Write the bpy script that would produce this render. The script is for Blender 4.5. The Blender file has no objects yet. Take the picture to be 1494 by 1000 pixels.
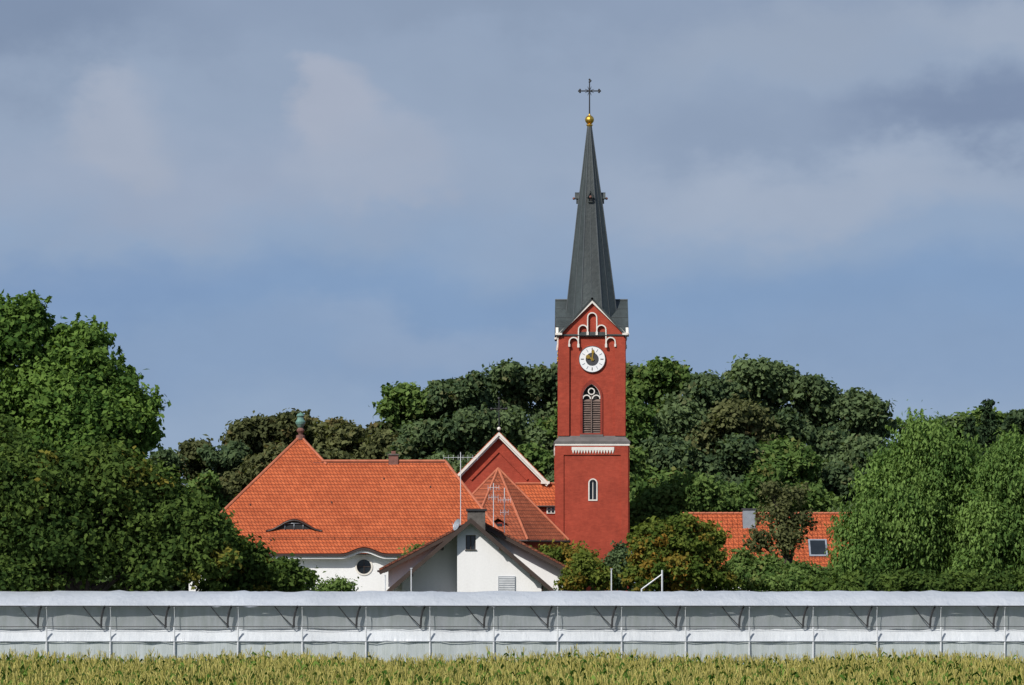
import bpy, math, random
import numpy as np
from mathutils import Vector, Matrix
from mathutils.geometry import tessellate_polygon
random.seed(7); rng=np.random.default_rng(11)
F=5466.0; CH=5.0
ZOOM=(1.0,747,500)
def P(px,py,d): return ((px-747)*d/F, d, CH+(860-py)*d/F)
def PX(px,d): return (px-747)*d/F
def PZ(py,d): return CH+(860-py)*d/F
scene=bpy.context.scene
# ---------------------------------------------------------------- materials
def new_mat(name):
    m=bpy.data.materials.new(name); m.use_nodes=True
    nt=m.node_tree; b=nt.nodes['Principled BSDF']; return m,nt,b
def N(nt,t,**kw):
    n=nt.nodes.new(t)
    for k,v in kw.items(): setattr(n,k,v)
    return n
def mix(nt,fac,a,b,mode='MIX'):
    n=N(nt,'ShaderNodeMix',data_type='RGBA',blend_type=mode)
    for s,v in ((n.inputs[0],fac),(n.inputs[6],a),(n.inputs[7],b)):
        if isinstance(v,bpy.types.NodeSocket): nt.links.new(v,s)
        else: s.default_value = v if not isinstance(v,tuple) else (v+(1,))[:4]
    return n.outputs[2]
def noise(nt,vec,scale,detail=4,rough=.55):
    n=N(nt,'ShaderNodeTexNoise'); n.inputs['Scale'].default_value=scale
    n.inputs['Detail'].default_value=detail; n.inputs['Roughness'].default_value=rough
    nt.links.new(vec,n.inputs['Vector']); return n.outputs['Fac']
def ramp(nt,fac,p0,p1,c0=(0,0,0),c1=(1,1,1)):
    r=N(nt,'ShaderNodeValToRGB'); e=r.color_ramp.elements
    e[0].position=p0; e[1].position=p1; e[0].color=c0+(1,); e[1].color=c1+(1,)
    nt.links.new(fac,r.inputs[0]); return r.outputs[0]
def sc(c,k): return tuple(x*k for x in c)
def mat_plain(name,base,rough=.8,var=.25,scale=1.2,bump=.0,metal=0,fine=8.0,streak=False):
    m,nt,b=new_mat(name)
    tc=N(nt,'ShaderNodeTexCoord'); v=tc.outputs['Object']
    if streak:
        mp=N(nt,'ShaderNodeMapping'); mp.inputs['Scale'].default_value=(1,1,.12)
        nt.links.new(v,mp.inputs[0]); vs=mp.outputs[0]
    else: vs=v
    n1=ramp(nt,noise(nt,vs,scale),.3,.7); n2=ramp(nt,noise(nt,v,fine),.3,.7)
    c=mix(nt,n1,sc(base,1-var),sc(base,1+var*.6))
    c=mix(nt,n2,c,mix(nt,1.0,c,(1-var*.6,)*3,'MULTIPLY'))
    nt.links.new(c,b.inputs['Base Color'])
    b.inputs['Roughness'].default_value=rough; b.inputs['Metallic'].default_value=metal
    if bump:
        bp=N(nt,'ShaderNodeBump'); bp.inputs['Strength'].default_value=bump; bp.inputs['Distance'].default_value=.05
        nt.links.new(n2,bp.inputs['Height']); nt.links.new(bp.outputs[0],b.inputs['Normal'])
    return m
def mat_brick(name,c1,c2,mortar,w,h,ms,zs=1.0,rough=.85,blot=.25,bump=.4,stain=(.6,.6,.6)):
    m,nt,b=new_mat(name)
    tc=N(nt,'ShaderNodeTexCoord'); v=tc.outputs['Object']
    sp=N(nt,'ShaderNodeSeparateXYZ'); nt.links.new(v,sp.inputs[0])
    ad=N(nt,'ShaderNodeMath',operation='ADD'); nt.links.new(sp.outputs[0],ad.inputs[0]); nt.links.new(sp.outputs[1],ad.inputs[1])
    mu=N(nt,'ShaderNodeMath',operation='MULTIPLY'); nt.links.new(sp.outputs[2],mu.inputs[0]); mu.inputs[1].default_value=zs
    cb=N(nt,'ShaderNodeCombineXYZ'); nt.links.new(ad.outputs[0],cb.inputs[0]); nt.links.new(mu.outputs[0],cb.inputs[1])
    br=N(nt,'ShaderNodeTexBrick'); nt.links.new(cb.outputs[0],br.inputs['Vector'])
    br.inputs['Color1'].default_value=c1+(1,); br.inputs['Color2'].default_value=c2+(1,); br.inputs['Mortar'].default_value=mortar+(1,)
    br.inputs['Scale'].default_value=1; br.inputs['Brick Width'].default_value=w; br.inputs['Row Height'].default_value=h
    br.inputs['Mortar Size'].default_value=ms; br.inputs['Mortar Smooth'].default_value=.4
    n1=ramp(nt,noise(nt,v,.45,5,.6),.42,.72)
    n2=ramp(nt,noise(nt,v,3.0,5,.7),.35,.75)
    c=mix(nt,n1,br.outputs[0],mix(nt,1.0,br.outputs[0],stain,'MULTIPLY'))
    k=1-blot
    c=mix(nt,n2,c,mix(nt,1.0,c,(k,k,k),'MULTIPLY'))
    nt.links.new(c,b.inputs['Base Color']); b.inputs['Roughness'].default_value=rough
    b.inputs['Specular IOR Level'].default_value=.25
    bp=N(nt,'ShaderNodeBump',invert=True); bp.inputs['Strength'].default_value=bump; bp.inputs['Distance'].default_value=.03
    nt.links.new(br.outputs['Fac'],bp.inputs['Height']); nt.links.new(bp.outputs[0],b.inputs['Normal'])
    return m
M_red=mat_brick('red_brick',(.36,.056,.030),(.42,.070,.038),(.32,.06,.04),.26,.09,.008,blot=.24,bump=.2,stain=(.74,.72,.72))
M_redd=mat_brick('dark_red_brick',(.27,.042,.026),(.31,.052,.032),(.24,.05,.04),.26,.09,.008,blot=.2,bump=.2)  # darker red-brown brick: belfry surrounds, apse eave band, dormer, shaft core
M_tile=mat_brick('orange_roof_tile',(.45,.100,.034),(.56,.138,.050),(.21,.045,.02),.24,.24,.024,blot=.24,bump=.8,stain=(.80,.77,.76))
M_tile2=mat_brick('weathered_roof_tile',(.34,.085,.038),(.43,.118,.055),(.16,.045,.025),.26,.26,.025,blot=.3,bump=.8,stain=(.7,.7,.72))
M_tile3=mat_brick('brown_roof_tile',(.20,.070,.042),(.28,.095,.05),(.1,.04,.03),.26,.2,.025,blot=.3,bump=.8)
M_ridge=mat_plain('ridge_tile',(.46,.14,.07),.8,.25,2)
M_slate=mat_plain('patinated_sheet_roof',(.046,.058,.058),.5,.45,.7,.2,metal=.0,fine=3,streak=True)
M_slate2=mat_plain('roof_seam_metal',(.085,.095,.10),.5,.2,1)
M_white=mat_plain('white_render',(.80,.80,.80),.85,.09,.5,.05,streak=True)
M_cream=mat_plain('cream_stone_trim',(.72,.68,.62),.8,.12,2)
M_cornice=mat_plain('lead_cornice',(.13,.12,.115),.6,.25,2)
M_dark=mat_plain('dark_interior',(.012,.012,.014),.6,.2,2)
M_glass=mat_plain('window_glass',(.02,.025,.03),.08,.2,1)
M_louvre=mat_plain('brown_louvre',(.17,.12,.10),.7,.3,3)
M_gold=mat_plain('gilded_metal',(.75,.45,.08),.3,.1,3,metal=.9)
M_iron=mat_plain('black_iron',(.02,.02,.022),.5,.2,4)
M_copper=mat_plain('green_copper',(.12,.24,.20),.6,.3,4)
M_wood=mat_plain('dark_brown_timber',(.045,.027,.020),.7,.3,2)
M_gut=mat_plain('dark_gutter',(.05,.03,.026),.5,.2,2)
M_chim=mat_plain('chimney_render',(.11,.10,.09),.9,.3,3,.2)
M_brchim=mat_plain('chimney_brick',(.20,.09,.07),.9,.3,4,.2)
M_zinc=mat_plain('zinc_sheet',(.33,.36,.40),.4,.2,2,metal=.3)
M_steel=mat_plain('galvanised_steel',(.62,.64,.66),.45,.15,3)
M_darksteel=mat_plain('dark_steel',(.05,.05,.055),.5,.2,3)
M_bark=mat_plain('tree_bark',(.07,.055,.04),.95,.4,3,.5)
def mat_film(name,col,trans=.25,rough=.35,bump=.7,base=None):
    m,nt,b=new_mat(name); out=nt.nodes['Material Output']
    tc=N(nt,'ShaderNodeTexCoord'); v=tc.outputs['Object']
    mp=N(nt,'ShaderNodeMapping'); mp.inputs['Scale'].default_value=(1.0,1.0,.5); nt.links.new(v,mp.inputs[0])
    n1=ramp(nt,noise(nt,mp.outputs[0],.30,5,.6),.3,.7); n2=noise(nt,mp.outputs[0],2.2,5,.65)
    mp2=N(nt,'ShaderNodeMapping'); mp2.inputs['Scale'].default_value=(3.0,1.0,.25); nt.links.new(v,mp2.inputs[0])
    n3=noise(nt,mp2.outputs[0],1.2,4,.6)
    c=mix(nt,n1,sc(col,.86),sc(col,1.08)); c=mix(nt,ramp(nt,n2,.35,.75),c,mix(nt,1.0,c,(.90,.91,.92),'MULTIPLY'))
    if base:
        n4=ramp(nt,n3,.40,.75); c=mix(nt,n4,c,base)
    nt.links.new(c,b.inputs['Base Color']); b.inputs['Roughness'].default_value=rough
    bp=N(nt,'ShaderNodeBump'); bp.inputs['Strength'].default_value=bump; bp.inputs['Distance'].default_value=.12
    nt.links.new(n3,bp.inputs['Height']); nt.links.new(bp.outputs[0],b.inputs['Normal'])
    tl=N(nt,'ShaderNodeBsdfTranslucent'); nt.links.new(c,tl.inputs[0])
    m1=N(nt,'ShaderNodeMixShader'); m1.inputs[0].default_value=trans
    nt.links.new(b.outputs[0],m1.inputs[1]); nt.links.new(tl.outputs[0],m1.inputs[2])
    nt.links.new(m1.outputs[0],out.inputs[0]); return m
M_film=mat_film('polythene_film',(.68,.71,.74),.22,bump=.5)
M_filmw=mat_film('polythene_side_curtain',(.60,.65,.66),.25,bump=.4,base=(.45,.50,.48))
M_filmn=mat_film('vent_netting',(.50,.53,.55),.3,.8,.2,base=(.38,.42,.41))
def mat_leaf(name,dark,light,accent=None,trans=.3):
    m=bpy.data.materials.new(name); m.use_nodes=True; nt=m.node_tree; nt.nodes.clear(); out=N(nt,'ShaderNodeOutputMaterial')
    b=N(nt,'ShaderNodeBsdfDiffuse')
    at=N(nt,'ShaderNodeAttribute',attribute_name='tint')
    sp=N(nt,'ShaderNodeSeparateColor'); nt.links.new(at.outputs['Color'],sp.inputs[0])
    c=mix(nt,sp.outputs[0],dark,light)
    c=mix(nt,sp.outputs[1],c,accent if accent else light)
    nt.links.new(c,b.inputs['Color'])
    tl=N(nt,'ShaderNodeBsdfTranslucent')
    c2=mix(nt,1.0,c,(1.25,1.3,.6),'MULTIPLY'); nt.links.new(c2,tl.inputs[0])
    ms=N(nt,'ShaderNodeMixShader'); ms.inputs[0].default_value=trans
    nt.links.new(b.outputs[0],ms.inputs[1]); nt.links.new(tl.outputs[0],ms.inputs[2]); nt.links.new(ms.outputs[0],out.inputs[0])
    return m
# ---------------------------------------------------------------- mesh builder
class MB:
    def __init__(s,M=None): s.v=[];s.f=[];s.m=[];s.mats=[];s.M=M or Matrix()
    def mi(s,mat):
        if mat not in s.mats: s.mats.append(mat)
        return s.mats.index(mat)
    def add(s,vs,fs,mat):
        o=len(s.v); i=s.mi(mat)
        for p in vs: s.v.append(tuple(s.M@Vector(p)))
        for f in fs: s.f.append([o+k for k in f]); s.m.append(i)
    def box(s,x0,x1,y0,y1,z0,z1,mat):
        v=[(x,y,z) for x in(x0,x1) for y in(y0,y1) for z in(z0,z1)]
        s.add(v,[(0,1,3,2),(4,6,7,5),(0,4,5,1),(2,3,7,6),(0,2,6,4),(1,5,7,3)],mat)
    def frustum(s,cx,cy,h0,z0,h1,z1,mat,n=4,rot=None,cx1=None,cy1=None,cap=True):
        rot=math.pi/n if rot is None else rot; k=1/math.cos(math.pi/n)
        cx1=cx if cx1 is None else cx1; cy1=cy if cy1 is None else cy1
        v=[]
        for (h,z,ax,ay) in((h0,z0,cx,cy),(h1,z1,cx1,cy1)):
            for i in range(n):
                a=rot+2*math.pi*i/n; v.append((ax+h*k*math.cos(a),ay+h*k*math.sin(a),z))
        f=[(i,(i+1)%n,n+(i+1)%n,n+i) for i in range(n)]
        if cap: f+= [tuple(range(n-1,-1,-1)),tuple(range(n,2*n))]
        s.add(v,f,mat)
    def tube(s,pts,rad,mat,n=6):
        if not hasattr(rad,'__len__'): rad=[rad]*len(pts)
        pts=[Vector(p) for p in pts]; v=[];f=[]
        for i,p in enumerate(pts):
            t=(pts[min(i+1,len(pts)-1)]-pts[max(i-1,0)]).normalized()
            a=t.cross(Vector((0,0,1)) if abs(t.z)<.9 else Vector((1,0,0))).normalized(); b=t.cross(a)
            for k in range(n):
                an=2*math.pi*k/n; v.append(p+(a*math.cos(an)+b*math.sin(an))*rad[i])
        for i in range(len(pts)-1):
            for k in range(n):
                f.append((i*n+k,i*n+(k+1)%n,(i+1)*n+(k+1)%n,(i+1)*n+k))
        f.append(tuple(range(n-1,-1,-1))); f.append(tuple(range((len(pts)-1)*n,len(pts)*n)))
        s.add(v,f,mat)
    def lathe(s,cx,cy,prof,mat,n=16):
        v=[];f=[]
        for r,z in prof:
            for k in range(n):
                a=2*math.pi*k/n; v.append((cx+r*math.cos(a),cy+r*math.sin(a),z))
        for i in range(len(prof)-1):
            for k in range(n): f.append((i*n+k,i*n+(k+1)%n,(i+1)*n+(k+1)%n,(i+1)*n+k))
        s.add(v,f,mat)
    def ball(s,cx,cy,cz,r,mat,n=12): s.lathe(cx,cy,[(max(.001,r*math.sin(math.pi*i/8)),cz-r*math.cos(math.pi*i/8)) for i in range(9)],mat,n)
    def slab(s,outline,holes,y0,y1,mat,sidemat=None):
        loops=[outline]+list(holes)
        pl=[[Vector((a,b,0)) for a,b in l] for l in loops]
        tris=tessellate_polygon(pl); flat=[p for l in loops for p in l]; n=len(flat)
        v=[(a,y0,b) for a,b in flat]+[(a,y1,b) for a,b in flat]
        f=[tuple(t) for t in tris]+[tuple(n+i for i in reversed(t)) for t in tris]
        s.add(v,f,mat)
        o=0; f2=[]
        for l in loops:
            m=len(l)
            for i in range(m): f2.append((o+i,o+(i+1)%m,n+o+(i+1)%m,n+o+i))
            o+=m
        s.add(v,f2,sidemat or mat)
    def ribbon(s,path,w,y0,y1,mat):
        p=[path[0]]
        for q in path[1:]:
            if math.hypot(q[0]-p[-1][0],q[1]-p[-1][1])>1e-4: p.append(q)
        closed=math.hypot(p[0][0]-p[-1][0],p[0][1]-p[-1][1])<1e-4
        if closed: p=p[:-1]
        n=len(p); v=[]
        for i in range(n):
            a=p[i-1] if (i>0 or closed) else None; c=p[(i+1)%n] if (i<n-1 or closed) else None
            def nrm(u,t):
                L=math.hypot(t[0]-u[0],t[1]-u[1]); return (-(t[1]-u[1])/L,(t[0]-u[0])/L)
            n1=nrm(a,p[i]) if a else nrm(p[i],c); n2=nrm(p[i],c) if c else n1
            mx,mz=n1[0]+n2[0],n1[1]+n2[1]; L2=max(mx*mx+mz*mz,.35)
            ox,oz=mx/L2*w,mz/L2*w
            x,z=p[i]; v+=[(x+ox,y0,z+oz),(x-ox,y0,z-oz),(x-ox,y1,z-oz),(x+ox,y1,z+oz)]
        f=[]
        for i in range(n if closed else n-1):
            j=(i+1)%n
            for k in range(4): f.append((4*i+k,4*i+(k+1)%4,4*j+(k+1)%4,4*j+k))
        if not closed: f+=[(0,1,2,3),(4*n-1,4*n-2,4*n-3,4*n-4)]
        s.add(v,f,mat)
    def plate(s,q,t,mat,mat2=None):
        q=[Vector(p) for p in q]; n=(q[1]-q[0]).cross(q[2]-q[0]).normalized()
        if n.z<0: q=q[::-1]; n=-n
        v=q+[p-n*t for p in q]; k=len(q)
        s.add(v,[tuple(range(k))],mat)
        s.add(v,[tuple(range(2*k-1,k-1,-1))]+[(i,k+i,k+(i+1)%k,(i+1)%k) for i in range(k)],mat2 or mat)
    def obj(s,name,parent=None,smooth=False):
        me=bpy.data.meshes.new(name); me.from_pydata(s.v,[],s.f)
        for m in s.mats: me.materials.append(m)
        me.polygons.foreach_set('material_index',s.m)
        if smooth: me.polygons.foreach_set('use_smooth',[True]*len(s.f))
        me.update(); o=bpy.data.objects.new(name,me); scene.collection.objects.link(o)
        if parent: o.parent=parent
        return o
def empty(name,loc=(0,0,0)):
    e=bpy.data.objects.new(name,None); e.location=loc; e.empty_display_size=1; scene.collection.objects.link(e); return e
def circ(cx,cz,r,n=24,a0=0,a1=2*math.pi,close=False):
    m=n if not close else n+1
    return [(cx+r*math.cos(a0+(a1-a0)*i/n),cz+r*math.sin(a0+(a1-a0)*i/n)) for i in range(m)]
def gothic(cx,z0,zs,hw,zt,n=8):
    h=zt-zs; R=(hw*hw+h*h)/(2*hw); pts=[(cx-hw,z0),(cx+hw,z0)]
    th=math.atan2(h,R-hw)
    c=cx+hw-R
    for i in range(n+1):
        a=th*i/n; pts.append((c+R*math.cos(a),zs+R*math.sin(a)))
    c=cx-hw+R
    for i in range(n-1,-1,-1):
        a=th*i/n; pts.append((c-R*math.cos(a),zs+R*math.sin(a)))
    return pts
# ================================================================ CHURCH TOWER
D=275.0; K=D/F
def Z(py): return CH+(860-py)*K
def X(px): return (px-864)*K
tow=empty('church_tower',(PX(864,D),D+2.64,0))
b=MB()
HL=52.5*K; HU=48*K
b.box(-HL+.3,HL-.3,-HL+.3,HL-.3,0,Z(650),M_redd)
b.box(-HU+.55,HU-.55,-HU+.55,HU-.55,Z(650),Z(489),M_dark)
for r in range(4):
    b.M=Matrix.Rotation(r*math.pi/2,4,'Z')
    win=[(X(860),Z(729)),(X(870),Z(729))]+circ(X(865),Z(705),5*K,10,0,math.pi,True)
    b.slab([(-HL,0),(HL,0),(HL,Z(650)),(-HL,Z(650))],[win],-HL,-HL+.3,M_red)
    b.slab([(-HL,0),(-HL+.55,0),(-HL+.55,Z(664)),(HL-.55,Z(664)),(HL-.55,0),(HL,0),(HL,Z(651)),(-HL,Z(651))],[],-HL-.08,-HL-.001,M_red)
    bel=gothic(X(863),Z(634),Z(580),14.5*K,Z(557))
    b.slab([(-HU,Z(650)),(HU,Z(650)),(HU,Z(488)),(0,Z(441)),(-HU,Z(488))],[bel],-HU+.1,-HU+.4,M_red)
    path=[(X(830.5),Z(636))]
    def arch(cx,sp): return [(X(cx)-6.2*K*math.cos(a),Z(sp)+6.2*K*math.sin(a)) for a in [math.pi*i/8 for i in range(9)]]
    A=[(837,499),(850.6,481),(864,463),(877.4,481),(891,499)]
    fr=[]
    for i,(cx,sp) in enumerate(A):
        fr+=arch(cx,sp)
        if i<4:
            low=max(sp,A[i+1][1])+5
            fr+=[(fr[-1][0],Z(low)),(X(A[i+1][0])-6.2*K,Z(low))]
    path+=fr+[(X(897.5),Z(636))]
    out=[(-HU-.02,Z(636))]+path+[(HU+.02,Z(636)),(HU+.02,Z(488)),(0,Z(440)),(-HU-.02,Z(488))]
    b.slab(out,[],-HU-.06,-HU+.098,M_red)
obs=b.obj('brick_shaft',tow)
b=MB()
for r in range(4):
    b.M=Matrix.Rotation(r*math.pi/2,4,'Z')
    for (cx,sp) in A:
        b.ribbon([(X(cx)-6.6*K,Z(sp+5))]+[(X(cx)-6.6*K*math.cos(a),Z(sp)+6.6*K*math.sin(a)) for a in [math.pi*i/8 for i in range(9)]]+[(X(cx)+6.6*K,Z(sp+5))],1.7*K,-HU-.12,-HU-.05,M_cream)
    b.ribbon([(X(857.3),Z(486)),(X(857.3),Z(466))],1.7*K,-HU-.115,-HU-.055,M_cream); b.ribbon([(X(870.7),Z(486)),(X(870.7),Z(466))],1.7*K,-HU-.115,-HU-.055,M_cream)
    b.ribbon([(X(843.9),Z(504)),(X(843.9),Z(483))],1.7*K,-HU-.115,-HU-.055,M_cream); b.ribbon([(X(884.1),Z(504)),(X(884.1),Z(483))],1.7*K,-HU-.115,-HU-.055,M_cream)
    for cx in (843.8,857.3,870.7,884.2):
        lz=503 if cx in(843.8,884.2) else 485
        b.box(X(cx)-1.6*K,X(cx)+1.6*K,-HU-.18,-HU-.07,Z(lz+4),Z(lz-1),M_cream)
    for sx in(-1,1):
        b.box(sx*33.5*K-1.4*K,sx*33.5*K+1.4*K,-HU-.16,-HU-.07,Z(506),Z(502),M_cream)
        b.box(min(sx*52*K,sx*44*K),max(sx*52*K,sx*44*K),-HU-.30,-HU-.068,Z(489),Z(486),M_cream)
    b.ribbon([(-50*K,Z(489)),(0,Z(440.5)),(50*K,Z(489))],2.6*K,-HU-.26,-HU-.065,M_cream)
    b.box(X(834),X(896),-HL-.14,-HL-.002,Z(657),Z(652.5),M_cream)
    n=15
    for i in range(n):
        x=X(834)+(X(896)-X(834))*(i+.5)/n; w=(X(896)-X(834))/n
        b.slab([(x-w*.45,Z(656.9)),(x+w*.45,Z(656.9)),(x,Z(662.5))],[],-HL-.13,-HL-.003,M_cream)
    wf=[(X(860),Z(729)),(X(870),Z(729))]+circ(X(865),Z(705),5*K,10,0,math.pi,True)
    wo=[(X(858.3),Z(731)),(X(871.7),Z(731))]+circ(X(865),Z(705),6.7*K,10,0,math.pi,True)
    b.slab(wo,[wf[:]],-HL-.05,-HL+.1,M_cream)
    b.box(X(860),X(870),-HL+.2,-HL+.29,Z(729),Z(699),M_glass)
    b.box(X(864.5),X(865.5),-HL+.12,-HL+.2,Z(729),Z(700),M_cream)
b.M=Matrix()
b.frustum(0,0,54.5*K,Z(650.5),54.5*K,Z(647),M_cream)
b.frustum(0,0,55.5*K,Z(647),55.5*K,Z(644),M_cornice)
b.frustum(0,0,55*K,Z(644),47*K,Z(636),M_cornice)
b.obj('cornice_and_trim',tow)
b=MB()
for r in range(4):
    b.M=Matrix.Rotation(r*math.pi/2,4,'Z')
    o=gothic(X(863),Z(634),Z(580),16.3*K,Z(553.5)); i_=gothic(X(863),Z(634.01),Z(580),13*K,Z(560))
    i_=[(x,max(z,Z(632))) for x,z in i_]
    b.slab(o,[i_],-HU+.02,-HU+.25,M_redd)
    for k in range(15):
        z=Z(632)+(Z(582)-Z(632))*k/15
        for xa,xb in((849.6,862),(864,876.4)):
            b.add([(X(xa),-HU+.16,z),(X(xb),-HU+.16,z),(X(xb),-HU+.34,z+.17),(X(xa),-HU+.34,z+.17),
                   (X(xa),-HU+.16,z-.03),(X(xb),-HU+.16,z-.03)],[(0,1,2,3),(4,5,1,0)],M_louvre)
    b.box(X(862.2),X(863.8),-HU+.08,-HU+.2,Z(634),Z(577),M_louvre)
    for cx in(856,870):
        pa=circ(X(cx),Z(582),5.6*K,8,0,math.pi,True); b.ribbon(pa,1.6*K,-HU+.08,-HU+.2,M_cream)
    b.ribbon(circ(X(863),Z(571),4.5*K,12,0,2*math.pi,True),1.5*K,-HU+.07,-HU+.19,M_cream)
    b.ribbon([i_[k] for k in range(2,len(i_))],1.0*K,-HU+.06,-HU+.2,M_cream)
    b.box(X(846),X(880),-HU-.04,-HU+.3,Z(637.5),Z(634),M_cornice)
b.obj('belfry_windows',tow)
b=MB()
M_face=mat_plain('clock_enamel',(.78,.78,.78),.4,.04,2)
for r in range(4):
    b.M=Matrix.Rotation(r*math.pi/2,4,'Z'); cx,cz=X(864),Z(524)
    b.slab(circ(cx,cz,19.5*K,36),[],-HU-.02,-HU+.099,M_face)
    b.ribbon(circ(cx,cz,19.2*K,36,0,2*math.pi,True),.8*K,-HU-.04,-HU-.0,M_darksteel)
    b.slab(circ(cx,cz,9.5*K,28),[],-HU-.04,-HU-.021,M_darksteel)
    for h in range(12):
        a=h*math.pi/6; c,s_=math.cos(a),math.sin(a)
        b.ribbon([(cx+c*12*K,cz+s_*12*K),(cx+c*16.5*K,cz+s_*16.5*K)],(.9 if h%3 else 1.3)*K,-HU-.035,-HU-.021,M_zinc if h%3 else M_chim)
    for ang,L,w,yy in((math.radians(84),14*K,2.6*K,0),(math.radians(150),9.5*K,3.4*K,.012)):
        c,s_=math.cos(ang),math.sin(ang)
        b.ribbon([(cx-c*3*K,cz-s_*3*K),(cx+c*L,cz+s_*L)],w*.75,-HU-.09-yy,-HU-.06-yy,M_gold)
        b.slab(circ(cx+c*L*.75,cz+s_*L*.75,w*.9,8),[],-HU-.115-yy,-HU-.062,M_gold)
    b.slab(circ(cx,cz,1.8*K,10),[],-HU-.14,-HU-.05,M_gold)
b.obj('clock_faces',tow)
b=MB(); zr=Z(434); ze=Z(489.5); w=51*K; L=53.5*K
for r in range(4):
    b.M=Matrix.Rotation(r*math.pi/2,4,'Z')
    for sx in(-1,1):
        b.plate([(0,-L,zr),(0,0,zr),(sx*w,0,ze),(sx*w,-L,ze)],.14,M_slate)
        for t in(.25,.5,.75): b.tube([(sx*w*t,-L+.02,zr+(ze-zr)*t+.02),(sx*w*t,-w*t*.9,zr+(ze-zr)*t+.02)],.02,M_slate2,4)
    b.tube([(0,-L,zr+.02),(0,0,zr+.02)],.06,M_slate2,6)
    for sx in(-1,1): b.tube([(sx*(w+.03),-L,ze-.02),(sx*(w+.03),-w*.95,ze-.02)],.07,M_gut,6)
b.obj('gabled_roof',tow)
b=MB(); ox=-2.8*K
prof=[(487,41),(432,34.3),(360,25.6),(292,17.4),(262,13.2),(178,2.6)]
def lean(py): return ox*(487-py)/(487-178)
k8=1/math.cos(math.pi/8)
for (pa,ha),(pb,hb) in zip(prof[:-1],prof[1:]):
    b.frustum(lean(pa),0,ha*K,Z(pa),hb*K,Z(pb),M_slate,8,cx1=lean(pb),cy1=0,cap=False)
for i in range(16):
    a=math.pi/8*i+math.pi/8; kk=k8 if i%2==0 else 1.0
    b.tube([(lean(p)+h*K*kk*math.cos(a),h*K*kk*math.sin(a),Z(p)) for p,h in prof],[.045 if i%2==0 else .028]*len(prof),M_slate2,4)
for r in range(4):
    b.M=Matrix.Translation((lean(285),0,0))@Matrix.Rotation(r*math.pi/2,4,'Z'); h=20.5*K
    b.slab([(-3.4*K,Z(292)),(3.4*K,Z(292)),(3.4*K,Z(284)),(0,Z(277)),(-3.4*K,Z(284))],[[(-2*K,Z(290.5)),(2*K,Z(290.5)),(2*K,Z(284)),(-2*K,Z(284))]],-h,-h+.5,M_slate)
    b.box(-2*K,2*K,-h+.1,-h+.3,Z(290.5),Z(284),M_dark)
    for sx in(-1,1): b.plate([(0,-h-.1,Z(275.5)),(0,-.3,Z(275.5)),(sx*5*K,-.3,Z(285)),(sx*5*K,-h-.1,Z(285))],.05,M_slate)
    b.tube([(0,-h,Z(284)),(0,-h-3*K,Z(284))],.04,M_iron,5); b.ball(0,-h-3.6*K,Z(284.5),2.0*K,M_brchim,8)
b.M=Matrix()
b.obj('spire',tow)
b=MB(); cx=lean(175)
b.lathe(cx,0,[(.13,Z(182)),(.17,Z(178)),(.24,Z(177)),(.24,Z(175.5)),(.12,Z(175)),(.2,Z(174)),(.31,Z(171)),(.34,Z(168.5)),(.31,Z(165.5)),(.2,Z(163)),(.1,Z(162)),(.06,Z(160)),(.001,Z(160))],M_gold,20)
b.tube([(cx,0,Z(162)),(cx,0,Z(111))],[.06,.045],M_iron,6)
b.tube([(cx-14*K,0,Z(126)),(cx+14*K,0,Z(126))],.05,M_iron,6)
for dx,pz in((-14,126),(14,126),(0,111)):
    for ex,ez in((0,2),(0,-2),(2*(1 if dx>=0 else -1),0)):
        b.ball(cx+(dx+ex*.8)*K,0,Z(pz-ez*.9),.075,M_iron,8)
for a in range(8):
    an=math.pi/8+a*math.pi/4; b.tube([(cx,0,Z(126)),(cx+7*K*math.cos(an),0,Z(126)+7*K*math.sin(an))],[.03,.015],M_iron,4)
b.obj('gilded_ball_and_cross',tow)
# ================================================================ CHURCH NAVE + CHOIR
ch=empty('church_nave'); D2=277.0
def x2(p,d=D2): return PX(p,d)
def z2(p,d=D2): return PZ(p,d)
b=MB(); xc=x2(728); hw=x2(795)-xc; zp=z2(634); zeave=zp-hw*1.02
b.slab([(xc-hw,0),(xc+hw,0),(xc+hw,zeave),(xc,zp),(xc-hw,zeave)],[],D2,D2+.5,M_red)
b.box(xc-hw,xc-hw+.5,D2+.5,D2+26,0,zeave,M_red); b.box(xc+hw-.5,xc+hw,D2+.5,D2+26,0,zeave,M_red)
b.slab([(xc-hw,0),(xc+hw,0),(xc+hw,zeave),(xc,zp),(xc-hw,zeave)],[],D2+26,D2+26.5,M_red)
q=.8
b.ribbon([(xc-hw*.62,zp-hw*.62*1.02-q*1.5),(xc,zp-q*1.5),(xc+hw*.62,zp-hw*.62*1.02-q*1.5)],.18,D2-.1,D2-.002,M_red)
xa,xb=x2(752),x2(817); ya=275.5; yrdg=D2-.06; zt=z2(706,yrdg); zb=z2(738,ya)
b.box(xa+.15,xb,ya+.25,D2-.03,0,zb-.05,M_red); b.box(xc+hw+.02,xb,D2-.03,D2+7,0,zb-.05,M_red)
b.obj('nave_walls',ch)
b=MB()
for sx in(-1,1):
    e=hw+.25; b.plate([(xc,D2-.45,zp+.22),(xc,D2+27,zp+.22),(xc+sx*e,D2+27,zp+.22-e*1.02),(xc+sx*e,D2-.45,zp+.22-e*1.02)],.12,M_tile)
    b.box(xc+sx*hw-.3,xc+sx*hw+.35,D2-.48,D2-.002,zeave-.2,zeave-.02,M_cream)
e=hw+.25
b.ribbon([(xc-e,zp+.02-e*1.02),(xc,zp+.02),(xc+e,zp+.02-e*1.02)],.18,D2-.5,D2-.36,M_cream)
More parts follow.
